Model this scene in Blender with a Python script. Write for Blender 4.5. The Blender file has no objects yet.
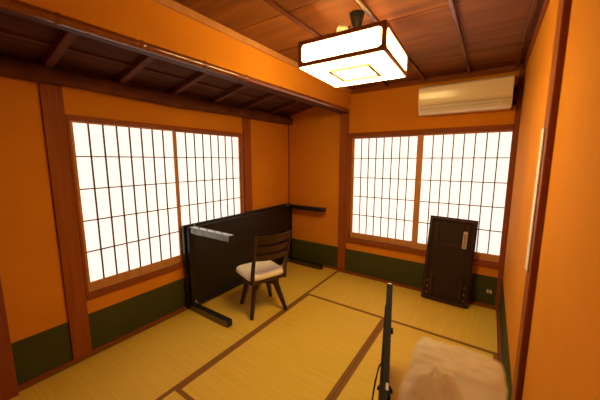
import bpy, bmesh, math, random
from mathutils import Vector, Matrix, noise
random.seed(7)
sc = bpy.context.scene
C = bpy.context.collection

# ------------------------------------------------------------------ camera, world, exposure
cam_d = bpy.data.cameras.new('camera'); cam = bpy.data.objects.new('camera', cam_d); C.objects.link(cam)
cam.location = (0, 0, 1.5)
cam.rotation_euler = (math.pi/2-0.142, 0, 0.599)
cam_d.sensor_width = 36; cam_d.lens = 279.107/600*36; cam_d.clip_start = 0.02
cam_d.dof.use_dof = True; cam_d.dof.focus_distance = 2.8; cam_d.dof.aperture_fstop = 1.8
sc.camera = cam
w = bpy.data.worlds.new('world'); sc.world = w; w.use_nodes = True
w.node_tree.nodes['Background'].inputs[0].default_value = (.55, .68, 1, 1)
w.node_tree.nodes['Background'].inputs[1].default_value = 0.6
sc.view_settings.view_transform = 'Standard'; sc.view_settings.look = 'None'
sc.view_settings.exposure = 0.0; sc.view_settings.gamma = 1; sc.view_settings.use_curve_mapping = False
LAMP = 32.0; LAMP_COL = (1.0, .66, .23)
PAPER = 0.98; PAPER_COL = (1.0, .95, .87)

# ------------------------------------------------------------------ materials
def mat(name, col, rough=.6, col2=None, scale=(4, 4, 4), kind='noise', bump=0, bscale=60, detail=4, spec=.5, metal=0, coat=0, emis=0, ecol=None, contrast=(.3, .7), dist=0):
    m = bpy.data.materials.new(name); m.use_nodes = True
    nt = m.node_tree; b = nt.nodes['Principled BSDF']; L = nt.links
    b.inputs['Base Color'].default_value = (*col, 1); b.inputs['Roughness'].default_value = rough
    b.inputs['Specular IOR Level'].default_value = spec; b.inputs['Metallic'].default_value = metal
    b.inputs['Coat Weight'].default_value = coat; b.inputs['Coat Roughness'].default_value = .12
    tc = nt.nodes.new('ShaderNodeTexCoord'); mp = nt.nodes.new('ShaderNodeMapping'); mp.inputs['Scale'].default_value = scale
    L.new(tc.outputs['Object'], mp.inputs[0])
    if col2:
        n = nt.nodes.new('ShaderNodeTexNoise'); n.inputs['Scale'].default_value = 1; n.inputs['Detail'].default_value = detail; n.inputs['Distortion'].default_value = dist
        L.new(mp.outputs[0], n.inputs['Vector'])
        r = nt.nodes.new('ShaderNodeValToRGB'); r.color_ramp.elements[0].position = contrast[0]; r.color_ramp.elements[1].position = contrast[1]
        r.color_ramp.elements[0].color = (*col, 1); r.color_ramp.elements[1].color = (*col2, 1)
        L.new(n.outputs['Fac'], r.inputs[0]); L.new(r.outputs[0], b.inputs['Base Color'])
    if bump:
        n2 = nt.nodes.new('ShaderNodeTexNoise'); n2.inputs['Scale'].default_value = bscale; n2.inputs['Detail'].default_value = 5
        L.new(tc.outputs['Object'], n2.inputs['Vector'])
        bp = nt.nodes.new('ShaderNodeBump'); bp.inputs['Strength'].default_value = bump; bp.inputs['Distance'].default_value = .004
        L.new(n2.outputs['Fac'], bp.inputs['Height']); L.new(bp.outputs[0], b.inputs['Normal'])
    if emis:
        b.inputs['Emission Color'].default_value = (*(ecol or col), 1); b.inputs['Emission Strength'].default_value = emis
    return m
M = {}
M['plaster'] = mat('ochre_plaster', (.66, .252, .015), .9, (.72, .283, .020), (3, 3, 3), bump=.25, bscale=180, spec=.15)
M['green'] = mat('green_wainscot', (.056, .064, .015), .85, (.066, .076, .018), (5, 5, 5), bump=.15, bscale=150, spec=.2)
M['post'] = mat('post_wood', (.27, .072, .013), .5, (.36, .105, .020), (30, 30, 1.5), spec=.12)
M['trim_y'] = mat('trim_wood_along_room', (.24, .066, .012), .5, (.32, .095, .019), (30, 1.5, 30), spec=.12)
M['trim_x'] = mat('trim_wood_across_room', (.24, .066, .012), .5, (.32, .095, .019), (1.5, 30, 30), spec=.12)
M['jamb'] = mat('dark_jamb_wood', (.22, .055, .02), .5, (.28, .075, .026), (30, 30, 1.5), spec=.35)
M['shoji'] = mat('shoji_wood', (.52, .24, .075), .5, (.60, .30, .10), (20, 20, 2), spec=.35)
M['lattice'] = mat('lattice_wood', (.11, .045, .02), .7)
M['ceil'] = mat('ceiling_board', (.135, .042, .010), .5, (.25, .088, .021), (1.2, 14, 14), spec=.2, dist=.6)
M['batten'] = mat('batten_wood', (.09, .025, .008), .22, (.14, .04, .013), (30, 1.5, 30), spec=.6)
M['eave'] = mat('eave_board', (.060, .016, .005), .9, (.12, .036, .009), (22, 2, 22))
M['rafter'] = mat('rafter_wood', (.10, .028, .008), .8, (.15, .045, .012), (2, 22, 22))
M['log'] = mat('log_bark', (.09, .024, .007), .9, (.20, .058, .014), (9, 5, 9), bump=.6, bscale=30)
M['bamboo'] = mat('bamboo_skin', (.16, .042, .014), .10, (.25, .07, .022), (8, 1.5, 8), spec=1.0)
M['border'] = mat('brown_cloth_border', (.24, .105, .016), .85)
M['black'] = mat('black_lacquer', (.010, .008, .007), .34, (.014, .011, .009), (6, 6, 6), spec=.5)
M['blackmatt'] = mat('black_underside', (.014, .010, .008), .45, (.020, .014, .011), (6, 6, 6), spec=.4)
M['brownblack'] = mat('dark_brown_lacquer', (.030, .012, .007), .42, (.042, .017, .010), (6, 6, 6), spec=.4)
M['brownpanel'] = mat('brown_panel_underside', (.020, .010, .006), .6, (.028, .013, .008), (6, 6, 6), spec=.3)
M['chair'] = mat('dark_chair_wood', (.030, .010, .006), .35, (.045, .015, .009), (20, 20, 3), spec=.5)
M['cushion'] = mat('cream_vinyl', (.94, .89, .72), .5, (.97, .92, .77), (5, 5, 5), bump=.1)
M['steel'] = mat('bracket_metal', (.6, .6, .58), .35, metal=.9)
M['steeldark'] = mat('dull_bracket_metal', (.30, .27, .24), .5, metal=.8)
M['white'] = mat('ac_plastic', (.86, .78, .54), .2, spec=.5)
M['white2'] = mat('ac_louver_plastic', (.74, .72, .60), .4)
M['dark'] = mat('dark_slot', (.008, .006, .005), .6)
M['sticker'] = mat('silver_sticker', (.55, .5, .45), .4)
M['plate'] = mat('outlet_plate', (.05, .05, .03), .4)
M['cream'] = mat('cream_plastic', (.75, .7, .55), .35)
M['leggloss'] = mat('glossy_black_leg', (.010, .008, .007), .27, spec=.9, coat=.7)
M['trimdark'] = mat('dark_beam_wood', (.07, .02, .008), .6, (.10, .03, .012), (30, 1.5, 30), spec=.3)
M['lineseam'] = mat('seam_plastic', (.34, .27, .15), .5)
M['tvblack'] = mat('tv_black_plastic', (.008, .007, .006), .7, spec=.15)
M['screen'] = mat('tv_screen_glass', (.006, .006, .007), .12, spec=.6)
M['bag'] = mat('cream_plastic_bag', (1.0, .98, .85), .5, (.93, .78, .50), (16, 16, 16), bump=.8, bscale=25, contrast=(.42, .72))
nt = M['bag'].node_tree; tr = nt.nodes.new('ShaderNodeBsdfTranslucent'); tp = nt.nodes.new('ShaderNodeBsdfTransparent')
tr.inputs[0].default_value = (1, .99, .93, 1)
m1 = nt.nodes.new('ShaderNodeMixShader'); m2 = nt.nodes.new('ShaderNodeMixShader'); m1.inputs[0].default_value = .6; m2.inputs[0].default_value = .06
nt.links.new(nt.nodes['Principled BSDF'].outputs[0], m1.inputs[1]); nt.links.new(tr.outputs[0], m1.inputs[2])
nt.links.new(m1.outputs[0], m2.inputs[1]); nt.links.new(tp.outputs[0], m2.inputs[2]); nt.links.new(m2.outputs[0], nt.nodes['Material Output'].inputs[0])
M['whitepanel'] = mat('white_board', (.82, .80, .74), .5)
M['sub'] = mat('subfloor', (.2, .12, .06), .8)
M['lampwood'] = mat('lamp_frame_wood', (.30, .13, .045), .5, (.38, .17, .06), (20, 20, 20))
M['lamp'] = mat('lamp_diffuser', (.9, .85, .75), .6, emis=LAMP, ecol=LAMP_COL)
M['lampline'] = mat('lamp_inlay_wood', (.30, .17, .06), .6, emis=.0)
M['bulb'] = mat('lamp_top_reflector', (.85, .8, .7), .4)
M['paper'] = mat('shoji_paper', (.85, .82, .75), .9, emis=PAPER, ecol=PAPER_COL)

def tatami(name, sx, sy):
    m = bpy.data.materials.new(name); m.use_nodes = True; nt = m.node_tree; L = nt.links; b = nt.nodes['Principled BSDF']
    b.inputs['Roughness'].default_value = .6; b.inputs['Specular IOR Level'].default_value = .3
    tc = nt.nodes.new('ShaderNodeTexCoord')
    mp = nt.nodes.new('ShaderNodeMapping'); mp.inputs['Scale'].default_value = (sx, sy, 1); L.new(tc.outputs['Object'], mp.inputs[0])
    n = nt.nodes.new('ShaderNodeTexNoise'); n.inputs['Scale'].default_value = 1; n.inputs['Detail'].default_value = 6; L.new(mp.outputs[0], n.inputs['Vector'])
    r = nt.nodes.new('ShaderNodeValToRGB'); r.color_ramp.elements[0].position = .25; r.color_ramp.elements[1].position = .75
    r.color_ramp.elements[0].color = (.68, .465, .055, 1); r.color_ramp.elements[1].color = (.80, .565, .08, 1)
    L.new(n.outputs['Fac'], r.inputs[0]); L.new(r.outputs[0], b.inputs['Base Color'])
    bp = nt.nodes.new('ShaderNodeBump'); bp.inputs['Strength'].default_value = .25; bp.inputs['Distance'].default_value = .002
    L.new(n.outputs['Fac'], bp.inputs['Height']); L.new(bp.outputs[0], b.inputs['Normal'])
    return m
M['tatami_y'] = tatami('tatami_straw_lengthwise', 2, 90)
M['tatami_x'] = tatami('tatami_straw_crosswise', 90, 2)

# ------------------------------------------------------------------ mesh helpers
def box(bm, x0, x1, y0, y1, z0, z1):
    v = [bm.verts.new((x, y, z)) for x in (x0, x1) for y in (y0, y1) for z in (z0, z1)]
    for f in ((0, 1, 3, 2), (4, 6, 7, 5), (0, 4, 5, 1), (2, 3, 7, 6), (0, 2, 6, 4), (1, 5, 7, 3)):
        bm.faces.new([v[i] for i in f])
    return v
def bar(bm, a, b, wa, ha, wb=None, hb=None, up=(0, 0, 1)):
    """tapering rectangular bar from a to b"""
    a = Vector(a); b = Vector(b); d = (b-a).normalized(); up = Vector(up)
    s = d.cross(up)
    if s.length < 1e-4: s = d.cross(Vector((1, 0, 0)))
    s.normalize(); u = s.cross(d).normalized()
    wb = wb or wa; hb = hb or ha
    r = []
    for p, ww, hh in ((a, wa, ha), (b, wb, hb)):
        r.append([bm.verts.new(p+s*(i*ww/2)+u*(j*hh/2)) for i, j in ((-1, -1), (1, -1), (1, 1), (-1, 1))])
    for i in range(4):
        bm.faces.new((r[0][i], r[0][(i+1) % 4], r[1][(i+1) % 4], r[1][i]))
    bm.faces.new(r[0][::-1]); bm.faces.new(r[1])
def tube(bm, pts, rad, n=12):
    rings = []
    pts = [Vector(p) for p in pts]
    for i, p in enumerate(pts):
        d = (pts[min(i+1, len(pts)-1)]-pts[max(i-1, 0)]).normalized()
        s = d.cross(Vector((0, 0, 1)))
        if s.length < 1e-3: s = d.cross(Vector((1, 0, 0)))
        s.normalize(); u = s.cross(d)
        rr = rad[i] if isinstance(rad, (list, tuple)) else rad
        rings.append([bm.verts.new(p+s*math.cos(2*math.pi*k/n)*rr+u*math.sin(2*math.pi*k/n)*rr) for k in range(n)])
    for a, b in zip(rings, rings[1:]):
        for k in range(n): bm.faces.new((a[k], a[(k+1) % n], b[(k+1) % n], b[k]))
    bm.faces.new(rings[0][::-1]); bm.faces.new(rings[-1])
def prism_x(bm, prof, x0, x1):
    a = [bm.verts.new((x0, y, z)) for y, z in prof]; b = [bm.verts.new((x1, y, z)) for y, z in prof]
    n = len(prof)
    for i in range(n): bm.faces.new((a[i], a[(i+1) % n], b[(i+1) % n], b[i]))
    bm.faces.new(a[::-1]); bm.faces.new(b)
def obj(name, bm, m, parent=None, bevel=0, smooth=False, subs=0, seg=2):
    bmesh.ops.recalc_face_normals(bm, faces=bm.faces)
    me = bpy.data.meshes.new(name); bm.to_mesh(me); bm.free(); me.materials.append(m)
    o = bpy.data.objects.new(name, me); C.objects.link(o)
    if parent: o.parent = parent
    if bevel:
        b = o.modifiers.new('bevel', 'BEVEL'); b.width = bevel; b.segments = seg; b.limit_method = 'ANGLE'
    if subs:
        s = o.modifiers.new('sub', 'SUBSURF'); s.levels = subs; s.render_levels = subs
    if smooth:
        for p in me.polygons: p.use_smooth = True
    return o
def boxes(name, bl, m, parent=None, bevel=0):
    bm = bmesh.new()
    for b in bl: box(bm, *b)
    return obj(name, bm, m, parent, bevel)
def struct(o): o['kind'] = 'structure'; return o
def empty(name, loc, label, cat, rz=0, group=None):
    e = bpy.data.objects.new(name, None); C.objects.link(e); e.location = loc; e.rotation_euler = (0, 0, rz); e.empty_display_size = .1
    e['label'] = label; e['category'] = cat
    if group: e['group'] = group
    return e
def tag(o, label, cat, group=None):
    o['label'] = label; o['category'] = cat
    if group: o['group'] = group
    return o

# ------------------------------------------------------------------ room shell
xL, yB, xR, xN, xK, zC, yF = -2.48, 3.337, .18, .192, -1.512, 2.355, -.9
GZ = .324
def wall(name, rects, m=M['plaster']): return struct(boxes(name, rects, m))
struct(boxes('floor', [(xL-.15, xR+.3, yF-.1, yB+.15, -.08, -.031)], M['sub']))
# left wall with window hole y .735..2.395, z .455..1.80
WL = (.735, 2.42, .455, 1.80)
wl = wall('wall_left', [(xL-.12, xL, yF, WL[0], GZ, 2.6), (xL-.12, xL, WL[1], yB, GZ, 2.6),
                        (xL-.12, xL, WL[0], WL[1], GZ, WL[2]), (xL-.12, xL, WL[0], WL[1], WL[3], 2.6)])
boxes('green_wainscot', [(xL-.12, xL+.002, yF, yB, -.03, GZ)], M['green'], wl)
WB = (-1.535, .14, .43, 1.80)
wb = wall('wall_back', [(xL-.12, WB[0], yB, yB+.12, GZ, 2.6), (WB[1], xR+.12, yB, yB+.12, GZ, 2.6),
                        (WB[0], WB[1], yB, yB+.12, GZ, WB[2]), (WB[0], WB[1], yB, yB+.12, WB[3], 2.6)])
boxes('green_wainscot', [(xL, xR, yB-.002, yB+.12, -.03, GZ)], M['green'], wb)
wr = wall('wall_right', [(xR, xR+.12, 1.505, yB, GZ, 2.6), (xN, xN+.12, yF, 1.46, -.03, 2.6)])
boxes('green_wainscot', [(xR-.002, xR+.12, 1.505, yB, -.03, GZ)], M['green'], wr)
wall('wall_front', [(xL-.12, xN+.12, yF-.12, yF, -.03, 2.6)])
wall('wall_eave', [(xK-.11, xK, yF, yB, 2.092, 2.6)])
# ceiling: lapped boards, each 0.445 wide, running across the room
bm = bmesh.new()
y = -.9; k = 0
ys = [-.9, -.37, .08, .53, .975, 1.42, 1.86, 2.305, 2.75, 3.19, 3.337]
for a, b in zip(ys, ys[1:]): box(bm, xK-.05, xN+.1, a+.0035, b-.0035, zC, zC+.012)
struct(boxes('trim_16', [(xK-.05, xN+.1, yF, yB, zC+.014, zC+.03)], M['dark']))
struct(obj('ceiling', bm, M['ceil']))
struct(boxes('trim_1', [(xb-.013, xb+.013, yF, yB, zC-.024, zC) for xb in (-1.055, -.655, -.253, .12)], M['batten'], bevel=.006))
# crown strips
struct(boxes('trim_2', [(xK, xK+.020, yF, yB, zC-.042, zC)], M['shoji'], bevel=.003))
struct(boxes('trim_3', [(xK, xR, yB-.022, yB, zC-.05, zC)], M['trim_x'], bevel=.003))
struct(boxes('trim_4', [(xR-.02, xR, 1.60, yB, zC-.04, zC), (xN-.02, xN, yF, 1.46, zC-.04, zC)], M['trim_y'], bevel=.003))
# posts
def post(name, b, m=M['post'], bev=.004): return struct(boxes(name, [b], m, bevel=bev))
post('trim_5', (xL-.02, xL+.016, .612, .732, 0, 2.02))
post('trim_6', (xL-.02, xL+.016, 2.425, 2.545, 0, 2.02))
post('trim_7', (xL-.02, xL+.08, .16, .305, 0, 2.02), M['jamb'])
post('trim_8', (-1.645, -1.533, yB-.022, yB+.02, 0, zC))
post('trim_9', (.139, xR, yB-.012, yB+.02, 0, zC), M['jamb'])
post('trim_10', (.168, xN+.03, 1.465, 1.500, 0, zC), M['jamb'])
jb = post('trim_11', (.1705, xR+.01, 1.504, 1.612, 0, zC), M['post'])
post('trim_12', (xL-.02, xL+.012, yB-.012, yB+.02, 0, 2.1), M['jamb'])
# thin floor strips at the walls
struct(boxes('baseboard_left', [(xL, xL+.018, yF, yB, -.03, .02)], M['trim_y'], bevel=.002))
struct(boxes('baseboard_back', [(xL+.018, xR-.018, yB-.018, yB, -.03, .02)], M['trim_x'], bevel=.002))
struct(boxes('baseboard_right', [(xR-.022, xR, 1.60, yB, -.03, .025)], M['jamb'], bevel=.002))
# ------------------------------------------------------------------ sloping indoor eave
def zE(x): return 2.105+(x+2.42)*.21
bm = bmesh.new()
v = box(bm, xL, xK-.11, yF, yB, 0, .012)
for q in v: q.co.z += zE(q.co.x)+.03
ev = struct(obj('ceiling_eave', bm, M['eave']))
bm = bmesh.new()
for xx in (-2.20, -1.90): box(bm, xx-.010, xx+.010, yF, yB, zE(xx)+.016, zE(xx)+.030)
obj('lath', bm, M['rafter'], ev)
for yy in (-.2, .23, .655, 1.09, 1.535, 1.98, 2.42, 2.86):
    bm = bmesh.new()
    bar(bm, (-2.47, yy, zE(-2.47)+.006), (-1.64, yy, zE(-1.64)+.006), .046, .046)
    obj('rafter', bm, M['rafter'], ev, bevel=.004)
# log wall plate at the foot of the eave
bm = bmesh.new()
pts = []; rr = []
for i in range(43):
    yy = yF+(yB-yF)*i/42
    pts.append((xL+.035+.004*math.sin(yy*3), yy, 2.045+.006*math.sin(yy*2.1+1))); rr.append(.056+.004*math.sin(yy*5)+.002*math.sin(yy*13))
tube(bm, pts, rr, 16)
struct(obj('trim_13', bm, M['log'], smooth=True))
struct(boxes('trim_15', [(xL, xL+.022, yF, yB, 2.075, 2.14)], M['eave']))
# beam under the small wall and bamboo poles along it
struct(boxes('trim_14', [(xK-.115, xK-.006, yF, yB-.03, 2.072, 2.0915)], M['trimdark'], bevel=.004))
bm = bmesh.new(); pts = []; rr = []
nodes = [-.66, -.3, .08, .46, .79, 1.165, 1.52, 1.92, 2.33, 2.75, 3.12]
yy = yF
while yy < yB-.10:
    dn = min(abs(yy-n) for n in nodes)
    pts.append((xK+.004, yy, 2.064+.011*yy)); rr.append(.0215+(.0040 if dn < .006 else 0)-(.0012 if .006 <= dn < .02 else 0)); yy += .01
tube(bm, pts, rr, 14)
tag(obj('bamboo_pole', bm, M['bamboo'], smooth=True), 'brown bamboo pole with rings along the lower edge of the small wall over the eave', 'pole')

# ------------------------------------------------------------------ windows (fixed frames) and shoji screens
yL0, yL1 = .735, 2.42
w1 = struct(boxes('window_1', [(xL-.10, xL+.010, yL0, .755, .455, 1.80), (xL-.10, xL+.010, 2.398, yL1, .455, 1.80),
                               (xL-.10, xL+.012, yL0, yL1, 1.782, 1.815)], M['post'], bevel=.003))
boxes('window_sill', [(xL-.10, xL+.016, yL0, yL1, .437, .485)], M['trim_y'], w1, bevel=.003)
w2 = struct(boxes('window_2', [(-1.535, -1.500, yB-.012, yB+.10, .43, 1.80), (.139-.0, .1405, yB-.010, yB+.10, .43, 1.80)], M['post'], bevel=.0))
boxes('window_head', [(-1.538, .139, yB-.02, yB+.10, 1.782, 1.832)], M['trim_x'], w2, bevel=.003)
boxes('window_sill', [(-1.538, .139, yB-.022, yB+.10, .42, .475)], M['trim_x'], w2, bevel=.003)

def shoji(origin, ax, W, z0, z1, gl, label, off, bot, grp):
    """screen in its own frame: u along the wall, v into the wall. gl = glass (u0,u1,z0,z1)"""
    e = empty('shoji_screen', origin, label, 'shoji screen', ax, grp)
    u0, u1, g0, g1 = gl
    t = .022
    fr = boxes('frame', [(0, u0, off, off+t, z0, z1), (u1, W, off, off+t, z0, z1), (u0, u1, off, off+t, z0, g0), (u0, u1, off, off+t, g1, z1)], M['shoji'], e, bevel=.002)
    bl = []
    for i in range(1, 8):
        u = u0+(u1-u0)*i/8; bl.append((u-.0050, u+.0050, off+.004, off+.013, g0, g1))
    for j in range(1, 5):
        z = g0+(g1-g0)*j/5; bl.append((u0, u1, off+.003, off+.012, z-.0042, z+.0042))
    boxes('lattice', bl, M['lattice'], e)
    boxes('paper', [(u0, u1, off+.013, off+.0145, g0, g1)], M['paper'], e)
    return e
# left wall: u runs along -y when rotated so that +v goes into the wall (-x): rotation +90deg maps u->+y, v->-x
shoji((xL, .757, 0), math.pi/2, .800, .488, 1.780, (.018, .778, .565, 1.766), 'left paper screen of the side wall window with thin wooden lattice', .006, 0, 'shoji screens')
shoji((xL, 1.545, 0), math.pi/2, .850, .488, 1.780, (.041, .842, .565, 1.766), 'right paper screen of the side wall window, partly behind the black upturned table', .032, 0, 'shoji screens')
shoji((-1.498, yB, 0), 0, .800, .478, 1.780, (.036, .787, .553, 1.764), 'left paper screen of the end wall window, beside the brown post', .030, 0, 'shoji screens')
shoji((-.705, yB, 0), 0, .842, .478, 1.780, (.064, .838, .553, 1.764), 'right paper screen of the end wall window, behind the leaning dark board', .004, 0, 'shoji screens')

# ------------------------------------------------------------------ tatami mats
def mat_thing(x0, x1, y0, y1, along, label):
    g = .0015
    x0 += g; x1 -= g; y0 += g; y1 -= g
    e = empty('tatami_mat', ((x0+x1)/2, (y0+y1)/2, -.03), label, 'tatami mat', 0, 'tatami mats')
    X = (x1-x0)/2; Y = (y1-y0)/2; b = .029
    if along == 'y':
        boxes('straw_surface', [(-X+.001, X-.001, -Y, Y, .001, .0295)], M['tatami_y'], e, bevel=.002)
        sides = [(-X, -X+b), (X-b, X)]
        for a, c in sides: boxes('cloth_border', [(a, c, -Y-.0003, Y+.0003, 0.0, .0303)], M['border'], e)
    else:
        boxes('straw_surface', [(-X, X, -Y+.001, Y-.001, .001, .0295)], M['tatami_x'], e, bevel=.002)
        for a, c in [(-Y, -Y+b), (Y-b, Y)]: boxes('cloth_border', [(-X-.0003, X+.0003, a, c, 0.0, .0303)], M['border'], e)
x0, x1, x2, x3 = xL+.019, -1.61, -.725, .156
mat_thing(x0-.0, x1, 1.57, 3.317, 'y', 'tatami mat in the far left corner under the upturned black table')
mat_thing(x0-.0, x1, -.18, 1.57, 'y', 'tatami mat along the near part of the left wall')
mat_thing(x1, x3, 2.495, 3.317, 'x', 'tatami mat lying crosswise along the end wall under the leaning board')
mat_thing(x1, x2, .92, 2.495, 'y', 'middle tatami mat, right of the chair')
mat_thing(x2, x3, .92, 2.495, 'y', 'tatami mat under the slim black flat panel')
mat_thing(x1, x3, .04, .92, 'x', 'nearest crosswise tatami mat, only its corner at the lower picture edge')

# ------------------------------------------------------------------ upturned table
TY0, TY1, TH = 1.545, 3.302, .868
e = empty('folding_table', (-2.40, (TY0+TY1)/2, 0), 'long black low table tipped on its side against the left wall, legs pointing out', 'table')
px, py = -2.40, (TY0+TY1)/2
def T(b): return (b[0]-px, b[1]-px, b[2]-py, b[3]-py, b[4], b[5])
boxes('tabletop', [T((-2.455, -2.425, TY0, TY1, .001, TH))], M['black'], e, bevel=.003)
a = .022
boxes('apron', [T((-2.425, -2.380, TY0+a, TY0+a+.02, a, TH-a)), T((-2.425, -2.380, TY1-a-.02, TY1-a, a, TH-a)),
                T((-2.425, -2.380, TY0+a+.02, TY1-a-.02, a, a+.02)), T((-2.425, -2.380, TY0+a+.02, TY1-a-.02, TH-a-.02, TH-a))], M['black'], e, bevel=.003)
boxes('underside_panel', [T((-2.425, -2.405, TY0+a+.02, TY1-a-.02, a+.02, TH-a-.02))], M['blackmatt'], e)
LW = .060
for yy, zz, XT in ((TY0+.035, TH-.045-LW/2-.0, -1.815), (TY0+.006, .002, -1.85), (TY1-.035-LW-.02, TH-.045-LW/2+.018, -1.79), (TY1-.035-LW-.02, .002, -1.83)):
    z_hi = zz+LW
    l = boxes('leg', [T((-2.405, XT, yy, yy+LW, zz, z_hi))], M['leggloss'], e, bevel=.005)
    boxes('leg_cap', [T((XT, XT+.006, yy+.006, yy+LW-.006, zz+.006, z_hi-.006))], M['dark'], l, bevel=.002)
    yb = yy+LW+.002 if yy < 2 else yy-.020
    zb = zz+.03 if zz > .4 else zz+.035
    boxes('leg_bracket', [T((-2.403, -2.365, yb, yb+.018, zb, zb+.022)), T((-2.403, -2.397, yb-.0, yb+.018, zb-.02, zb+.04))], M['steel'], e, bevel=.002)

# ------------------------------------------------------------------ swivel chair
ca = math.radians(-19)   # chair faces -x, turned so that its back runs from (-1.73,1.82) to (-1.61,2.17)
e = empty('swivel_chair', (-1.845, 1.995, 0), 'dark wooden chair with slatted back and cream seat, standing before the upturned table', 'chair', ca)
def rotpt(x, y, a): return (x*math.cos(a)-y*math.sin(a), x*math.sin(a)+y*math.cos(a))
# seat cushion: rounded square, local x forward = -x
def rounded(w, d, r, n=6):
    P = []
    for cx, cy, a0 in ((w/2-r, d/2-r, 0), (-w/2+r, d/2-r, 90), (-w/2+r, -d/2+r, 180), (w/2-r, -d/2+r, 270)):
        for i in range(n+1):
            t = math.radians(a0+90*i/n); P.append((cx+r*math.cos(t), cy+r*math.sin(t)))
    return P
bm = bmesh.new()
layers = [(.985, .382), (1.0, .392), (1.0, .410), (.975, .422), (.90, .430), (.7, .436), (.35, .438)]
rings = []
for s, z in layers:
    rings.append([bm.verts.new((x*s-.010, y*s, z)) for x, y in rounded(.38, .40, .075)])
n = len(rings[0])
for a_, b_ in zip(rings, rings[1:]):
    for k in range(n): bm.faces.new((a_[k], a_[(k+1) % n], b_[(k+1) % n], b_[k]))
bm.faces.new(rings[0][::-1]); bm.faces.new(rings[-1])
cu = obj('seat_cushion', bm, M['cushion'], e, smooth=True)
cu['label'] = 'cream padded seat'
boxes('seat_frame', [(-.185, .185, -.195, .195, .345, .381)], M['chair'], e, bevel=.012)
bm = bmesh.new(); tube(bm, [(0, 0, .315), (0, 0, .345)], .10, 24); obj('swivel_plate', bm, M['chair'], e)
bm = bmesh.new(); bar(bm, (-.13, -.13, .30), (.13, .13, .30), .05, .05); obj('crossbar', bm, M['chair'], e, bevel=.004)
bm = bmesh.new(); bar(bm, (-.13, .13, .30), (.13, -.13, .30), .05, .049); obj('crossbar', bm, M['chair'], e, bevel=.004)
la = math.radians(-8)
for fx, fy in ((-2.064, 1.951), (-1.765, 1.791), (-1.606, 2.118), (-1.915, 2.245)):
    lx, ly = rotpt(fx+1.845, fy-2.01, -ca)
    d = math.hypot(lx, ly); tx, ty = lx/d*.135, ly/d*.135
    bm = bmesh.new(); bar(bm, (lx, ly, .012), (tx, ty, .335), .030, .036, .042, .055, up=(lx, ly, 0)); 
    for q in bm.verts:
        if q.co.z < .05: q.co.z = .0015
    obj('leg', bm, M['chair'], e, bevel=.004)
# back posts and slats (local: back at +x)
def bx_(z): return .170+.115*max(0, (z-.40)/.45)**1.3
for s in (-1, 1):
    bm = bmesh.new()
    zs = [.345, .45, .55, .65, .75, .845]
    prev = None; rings = []
    for z in zs:
        x = bx_(z); yy = s*(.176+.006*(z-.4)); wx = .040-.018*(z-.36)/.5; wy = .026
        rings.append([bm.verts.new((x+i*wx/2, yy+j*wy/2, z)) for i, j in ((-1, -1), (1, -1), (1, 1), (-1, 1))])
    for a_, b_ in zip(rings, rings[1:]):
        for k in range(4): bm.faces.new((a_[k], a_[(k+1) % 4], b_[(k+1) % 4], b_[k]))
    bm.faces.new(rings[0][::-1]); bm.faces.new(rings[-1])
    obj('back_post', bm, M['chair'], e, bevel=.004)
for zc, h, nm in ((.802, .070, 'top_rail'), (.700, .050, 'slat'), (.615, .046, 'slat')):
    bm = bmesh.new(); rings = []
    for i in range(13):
        t = i/12; yy = -.166+.332*t; bow = .045*(1-(2*t-1)**2)
        x = bx_(zc)+bow
        hh = h*(1+.12*(1-(2*t-1)**2)); th = .018; sl = .2*hh
        rings.append([bm.verts.new((x-th/2-sl/2, yy, zc-hh/2)), bm.verts.new((x+th/2-sl/2, yy, zc-hh/2)), bm.verts.new((x+th/2+sl/2, yy, zc+hh/2)), bm.verts.new((x-th/2+sl/2, yy, zc+hh/2))])
    for a_, b_ in zip(rings, rings[1:]):
        for k in range(4): bm.faces.new((a_[k], a_[(k+1) % 4], b_[(k+1) % 4], b_[k]))
    bm.faces.new(rings[0][::-1]); bm.faces.new(rings[-1])
    obj(nm, bm, M['chair'], e, bevel=.003)

# ------------------------------------------------------------------ small table leaning on the end wall window
e = empty('low_table', (-.311, 3.142, .0085), 'small dark brown low table leaning upright on the end wall window, underside showing', 'table')
LH, LWd = .902, .445
tilt = math.asin((3.305-3.150)/LH)
e.rotation_euler = (-tilt, math.radians(1.6), math.radians(1.0))
hw = LWd/2
boxes('tabletop', [(-hw, hw, -.002, .016, 0, LH)], M['brownblack'], e, bevel=.003)
r = .020; t = .016
boxes('apron', [(-hw+r, -hw+r+t, -.030, -.002, r, LH-r), (hw-r-t, hw-r, -.030, -.002, r, LH-r),
                (-hw+r+t, hw-r-t, -.030, -.002, r, r+t), (-hw+r+t, hw-r-t, -.030, -.002, LH-r-t, LH-r)], M['brownblack'], e, bevel=.003)
boxes('underside_panel', [(-hw+r+t, hw-r-t, -.008, -.002, r+t, LH-r-t)], M['brownpanel'], e)
for s in (-1, 1):
    for z0_ in (.06, .62):
        boxes('folded_leg', [(s*(hw-.085)-.016, s*(hw-.085)+.016, -.027, -.008, z0_, z0_+.22)], M['brownblack'], e, bevel=.003)
    for z0_ in (.055, .12, .185):
        boxes('bracket', [(s*(hw-.050)-.005, s*(hw-.050)+.005, -.016, -.008, z0_, z0_+.028)], M['steeldark'], e, bevel=.001)
boxes('crossbar', [(-.06, .115, -.018, -.008, .60, .625)], M['brownblack'], e, bevel=.002)
st = boxes('sticker', [(.108, .146, -.0285, -.0275, .60, .775)], M['sticker'], e); st['label'] = 'silvery paper sticker'
boxes('sticker_mark', [(.116, .138, -.0292, -.0286, .615+i*.024, .627+i*.024) for i in range(6)], M['lattice'], st)

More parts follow.
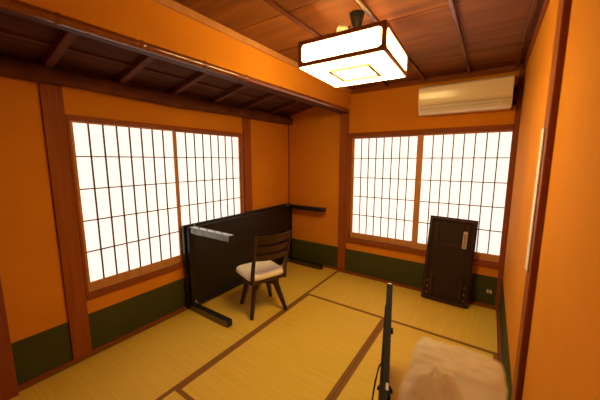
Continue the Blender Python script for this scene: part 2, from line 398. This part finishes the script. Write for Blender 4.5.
# ------------------------------------------------------------------ air conditioner
e = empty('air_conditioner', (-.285, yB, 1.965), 'cream wall air conditioner mounted above the end wall window', 'air conditioner')
X0, X1 = -.392, .388
prof = [(-.001, .0), (-.001, .272), (-.150, .276), (-.185, .268), (-.192, .24), (-.196, .12), (-.190, .085), (-.165, .020), (-.13, .0)]
bm = bmesh.new(); prism_x(bm, prof, X0, X1); obj('casing', bm, M['white'], e, bevel=.006, seg=3)
bm = bmesh.new(); prism_x(bm, [(-.186, .264), (-.2150, .250), (-.2110, .20), (-.2040, .14), (-.1980, .10), (-.192, .088)], X0+.004, X1-.004)
obj('front_panel', bm, M['white'], e, bevel=.003)
bm = bmesh.new(); prism_x(bm, [(-.196, .078), (-.192, .080), (-.171, .024), (-.176, .022)], X0+.02, X1-.10)
lv = obj('louver', bm, M['white2'], e, bevel=.001)
bm = bmesh.new(); prism_x(bm, [(-.1965, .0835), (-.190, .0835), (-.190, .0805), (-.1955, .0805)], X0+.006, X1-.006)
obj('panel_gap', bm, M['lineseam'], e)
bm = bmesh.new(); prism_x(bm, [(-.186, .050), (-.180, .050), (-.180, .047), (-.185, .047)], X0+.02, X1-.10); obj('slot', bm, M['lineseam'], lv)
boxes('indicator_window', [(X1-.075, X1-.03, -.190, -.178, .035, .060)], M['white2'], e, bevel=.002)
boxes('side_shadow', [(X1+.004, X1+.034, -.10, -.001, .03, .20)], M['dark'], e, bevel=.006)  # black block in place of the shadow between the unit and right wall

# ------------------------------------------------------------------ ceiling lamp
LX, LY, LZ, LWd, LD, LH = -.728, 1.663, 2.027, .497, .515, .137
e = empty('ceiling_lamp', (LX, LY, LZ), 'square paper ceiling lamp with dark wooden frame, hanging lit from the boards', 'ceiling lamp', .045)
hw, hd = LWd/2, LD/2
b = .023
fr = [(sx*hw-(b if sx > 0 else 0), sx*hw+(0 if sx > 0 else b), sy*hd-(b if sy > 0 else 0), sy*hd+(0 if sy > 0 else b), 0, LH) for sx in (-1, 1) for sy in (-1, 1)]
for z0_ in (0, LH-b):
    for sy in (-1, 1): fr.append((-hw+b, hw-b, sy*hd-(b if sy > 0 else 0), sy*hd+(0 if sy > 0 else b), z0_, z0_+b))
    for sx in (-1, 1): fr.append((sx*hw-(b if sx > 0 else 0), sx*hw+(0 if sx > 0 else b), -hd+b, hd-b, z0_, z0_+b))
boxes('frame', fr, M['lampwood'], e, bevel=.002)
# small curved fillets in the corners of the side faces
def fil(o, du, dz, dn):
    bm = bmesh.new()
    o = Vector(o); R = .018
    pts = [o]+[o+Vector(du)*(R-R*math.sin(t))+Vector(dz)*(R-R*math.cos(t)) for t in [math.pi/2*i/5 for i in range(6)]]
    a = [bm.verts.new(p) for p in pts]; c = [bm.verts.new(p+Vector(dn)*.012) for p in pts]; n = len(pts)
    for i in range(n): bm.faces.new((a[i], a[(i+1) % n], c[(i+1) % n], c[i]))
    bm.faces.new(a[::-1]); bm.faces.new(c)
    obj('corner_fillet', bm, M['lampwood'], e)
for s in (-1, 1):
    for zz, dz in ((b, 1), (LH-b, -1)):
        fil((s*(hw-b), -hd, zz), (-s, 0, 0), (0, 0, dz), (0, 1, 0)); fil((s*(hw-b), hd-.012, zz), (-s, 0, 0), (0, 0, dz), (0, 1, 0))
        fil((hw-.012, s*(hd-b), zz), (0, -s, 0), (0, 0, dz), (1, 0, 0)); fil((-hw, s*(hd-b), zz), (0, -s, 0), (0, 0, dz), (1, 0, 0))
i = .006
boxes('shade', [(-hw+b, hw-b, -hd+i, -hd+i+.003, b, LH-b), (-hw+b, hw-b, hd-i-.003, hd-i, b, LH-b),
                (-hw+i, -hw+i+.003, -hd+b, hd-b, b, LH-b), (hw-i-.003, hw-i, -hd+b, hd-b, b, LH-b)], M['lamp'], e)
boxes('bottom_shade', [(-hw+.004, hw-.014, -hd+.012, hd-.004, -.002, .002)], M['lamp'], e)
q = .118; s_ = .010
boxes('inlay_square', [(-q, q, -q-s_, -q+s_, -.013, -.002), (-q, q, q-s_, q+s_, -.013, -.002), (-q-s_, -q+s_, -q, q, -.013, -.002), (q-s_, q+s_, -q, q, -.013, -.002)], M['lampline'], e)
boxes('light_block_plate', [(-hw+.032, hw-.032, -hd+.032, hd-.032, LH-.034, LH-.028)], M['bulb'], e)  # unseen plate added to hold the lamp's light off the ceiling
bm = bmesh.new(); tube(bm, [(-.040, -.12, LH-.026), (-.040, -.12, LH+.070), (-.040, -.12, LH+.092)], [.034, .034, .018], 20); obj('reflector', bm, M['bulb'], e, smooth=False)
boxes('crossbar', [(-hw+b, hw-b, -.012, .012, LH-.018, LH-.006)], M['dark'], e)
top = zC-LZ
bm = bmesh.new(); tube(bm, [(0, 0, top-.085), (0, 0, top-.06), (0, 0, top-.001)], [.016, .030, .045], 20); obj('ceiling_rose', bm, M['dark'], e, smooth=False)
for sx in (-1, 1):
    for sy in (-1, 1):
        bm = bmesh.new(); tube(bm, [(sx*.03, sy*.03, top-.07), (sx*.06, sy*.05, top-.13), (sx*.08, sy*.06, LH+.01), (sx*.09, 0.008*sy, LH-.008)], .0045, 8); obj('hanger_wire', bm, M['dark'], e)

# ------------------------------------------------------------------ outlet
e = empty('wall_outlet', (.080, yB-.002, .166), 'small outlet with pale sockets on the green wainscot beside the leaning table', 'outlet')
boxes('plate', [(-.035, .035, -.007, 0, -.055, .055)], M['plate'], e, bevel=.002)
for s in (-1, 1):
    bm = bmesh.new(); tube(bm, [(s*.013, -.012, .0), (s*.013, -.006, .0)], .0105, 16)
    for v_ in bm.verts: v_.co.z = v_.co.z*2.0
    obj('socket', bm, M['cream'], e)

# ------------------------------------------------------------------ white strip panel on the right wall
tag(boxes('wall_panel', [(.1640, .1700, 1.535, 1.604, 1.008, 1.632)], M['whitepanel'], bevel=.001), 'narrow upright white panel on the right wall behind the dark jamb', 'panel')

CAB = [(-.372, 1.30, .48), (-.386, 1.305, .475), (-.400, 1.31, .44), (-.412, 1.30, .36), (-.418, 1.28, .26), (-.42, 1.26, .12), (-.42, 1.24, .006), (-.45, 1.15, .006)]
# ------------------------------------------------------------------ flat screen seen edge-on
ax, ay = -.520, 1.868; bx2, by2 = -.221, .80
ang = math.atan2(ay-by2, ax-bx2)
Ln = math.hypot(ax-bx2, ay-by2)
e = empty('flat_screen', ((ax+bx2)/2, (ay+by2)/2, 0), 'slim black flat screen standing edge-on in the foreground, cable trailing at its left', 'screen', ang)
hl = Ln/2   # local +x = far end, local +y = left side seen from behind camera? (rotated 105 deg)
for nm, bb, mm, bv in (('bezel', (-hl, hl, -.019, .019, .085, .66), M['tvblack'], .004), ('display', (-hl+.015, hl-.015, -.0205, -.0185, .10, .645), M['screen'], 0)):
    bm = bmesh.new()
    for q_ in box(bm, *bb): q_.co.y *= .80+.22*q_.co.x/hl
    obj(nm, bm, mm, e, bevel=bv)
bm = bmesh.new()
v = box(bm, -hl+.10, hl-.12, .010, .024, .14, .60)
for q_ in v:
    if q_.co.y > .02: q_.co.x *= .86; q_.co.z = .38+(q_.co.z-.38)*.86
obj('back_housing', bm, M['tvblack'], e, bevel=.008)
for s in (-1, 1):
    bm = bmesh.new(); bar(bm, (s*hl*.6, -.045, .012), (s*hl*.6, 0, .09), .02, .012); bar(bm, (s*hl*.6, .045, .012), (s*hl*.6, 0, .09), .02, .012)
    for q_ in bm.verts: q_.co.z = max(q_.co.z, .002)
    obj('foot', bm, M['tvblack'], e, bevel=.001)
boxes('button', [(.00, .03, -.026, -.015, .625, .645)], M['tvblack'], e, bevel=.002)
boxes('button', [(-.42, -.39, -.020, -.012, .625, .645)], M['tvblack'], e, bevel=.002)
sk = boxes('sticker', [(-.41, -.375, -.012, -.002, .6602, .6606)], M['sticker'], e)
sk = boxes('end_glint', [(hl-.03, hl-.012, -.012, .012, .6602, .6606)], M['sticker'], e)  # pale patch painted on as the glint at the far top end
bm = bmesh.new(); mi = Matrix.Translation(e.location) @ Matrix.Rotation(ang, 4, 'Z'); mi.invert()
tube(bm, [mi @ Vector(p) for p in CAB], .0045, 8)
obj('cable', bm, M['tvblack'], e, smooth=True)

# ------------------------------------------------------------------ stand and crumpled bag close to the camera
e = empty('plant_stand', (-.025, .535, 0), 'tall slim wooden stand carrying the cream bag at the lower picture edge', 'stand')
boxes('top', [(-.10, .10, -.12, .12, .905, .93)], M['post'], e, bevel=.003)
for sx in (-1, 1):
    for sy in (-1, 1): boxes('leg', [(sx*.085-.012, sx*.085+.012, sy*.105-.012, sy*.105+.012, .001, .905)], M['post'], e)
boxes('shelf', [(-.09, .09, -.11, .11, .30, .318)], M['post'], e)
e = empty('plastic_bag', (-.025, .535, .93), 'blurred crumpled cream plastic bag close to the camera at lower right', 'bag')
def lump(name, c, s, sq, amp, seed, freq):
    bm = bmesh.new(); bmesh.ops.create_icosphere(bm, subdivisions=5, radius=1)
    for v_ in bm.verts:
        p = v_.co.normalized()
        m_ = (abs(p.x)**sq+abs(p.y)**sq+abs(p.z)**sq)**(-1/sq)
        q_ = p*m_
        nn = noise.fractal(p*freq+Vector((seed, 0, 0)), 1, 2, 4)
        rd = 1-abs(noise.noise(p*freq*1.7+Vector((0, seed, 0))))
        q_ = q_*(1+amp*nn+amp*.6*(rd-.7))
        v_.co = Vector((q_.x*s[0]+c[0], q_.y*s[1]+c[1], max(q_.z*s[2]+c[2], .001)))
    return obj(name, bm, M['bag'], e, smooth=True)
lump('body', (.000, .015, .096), (.074, .042, .112), 14, .04, 5.3, 3.4)
lump('crumpled_front', (-.026, -.060, .130), (.052, .042, .090), 2.4, .10, 8.2, 2.8)
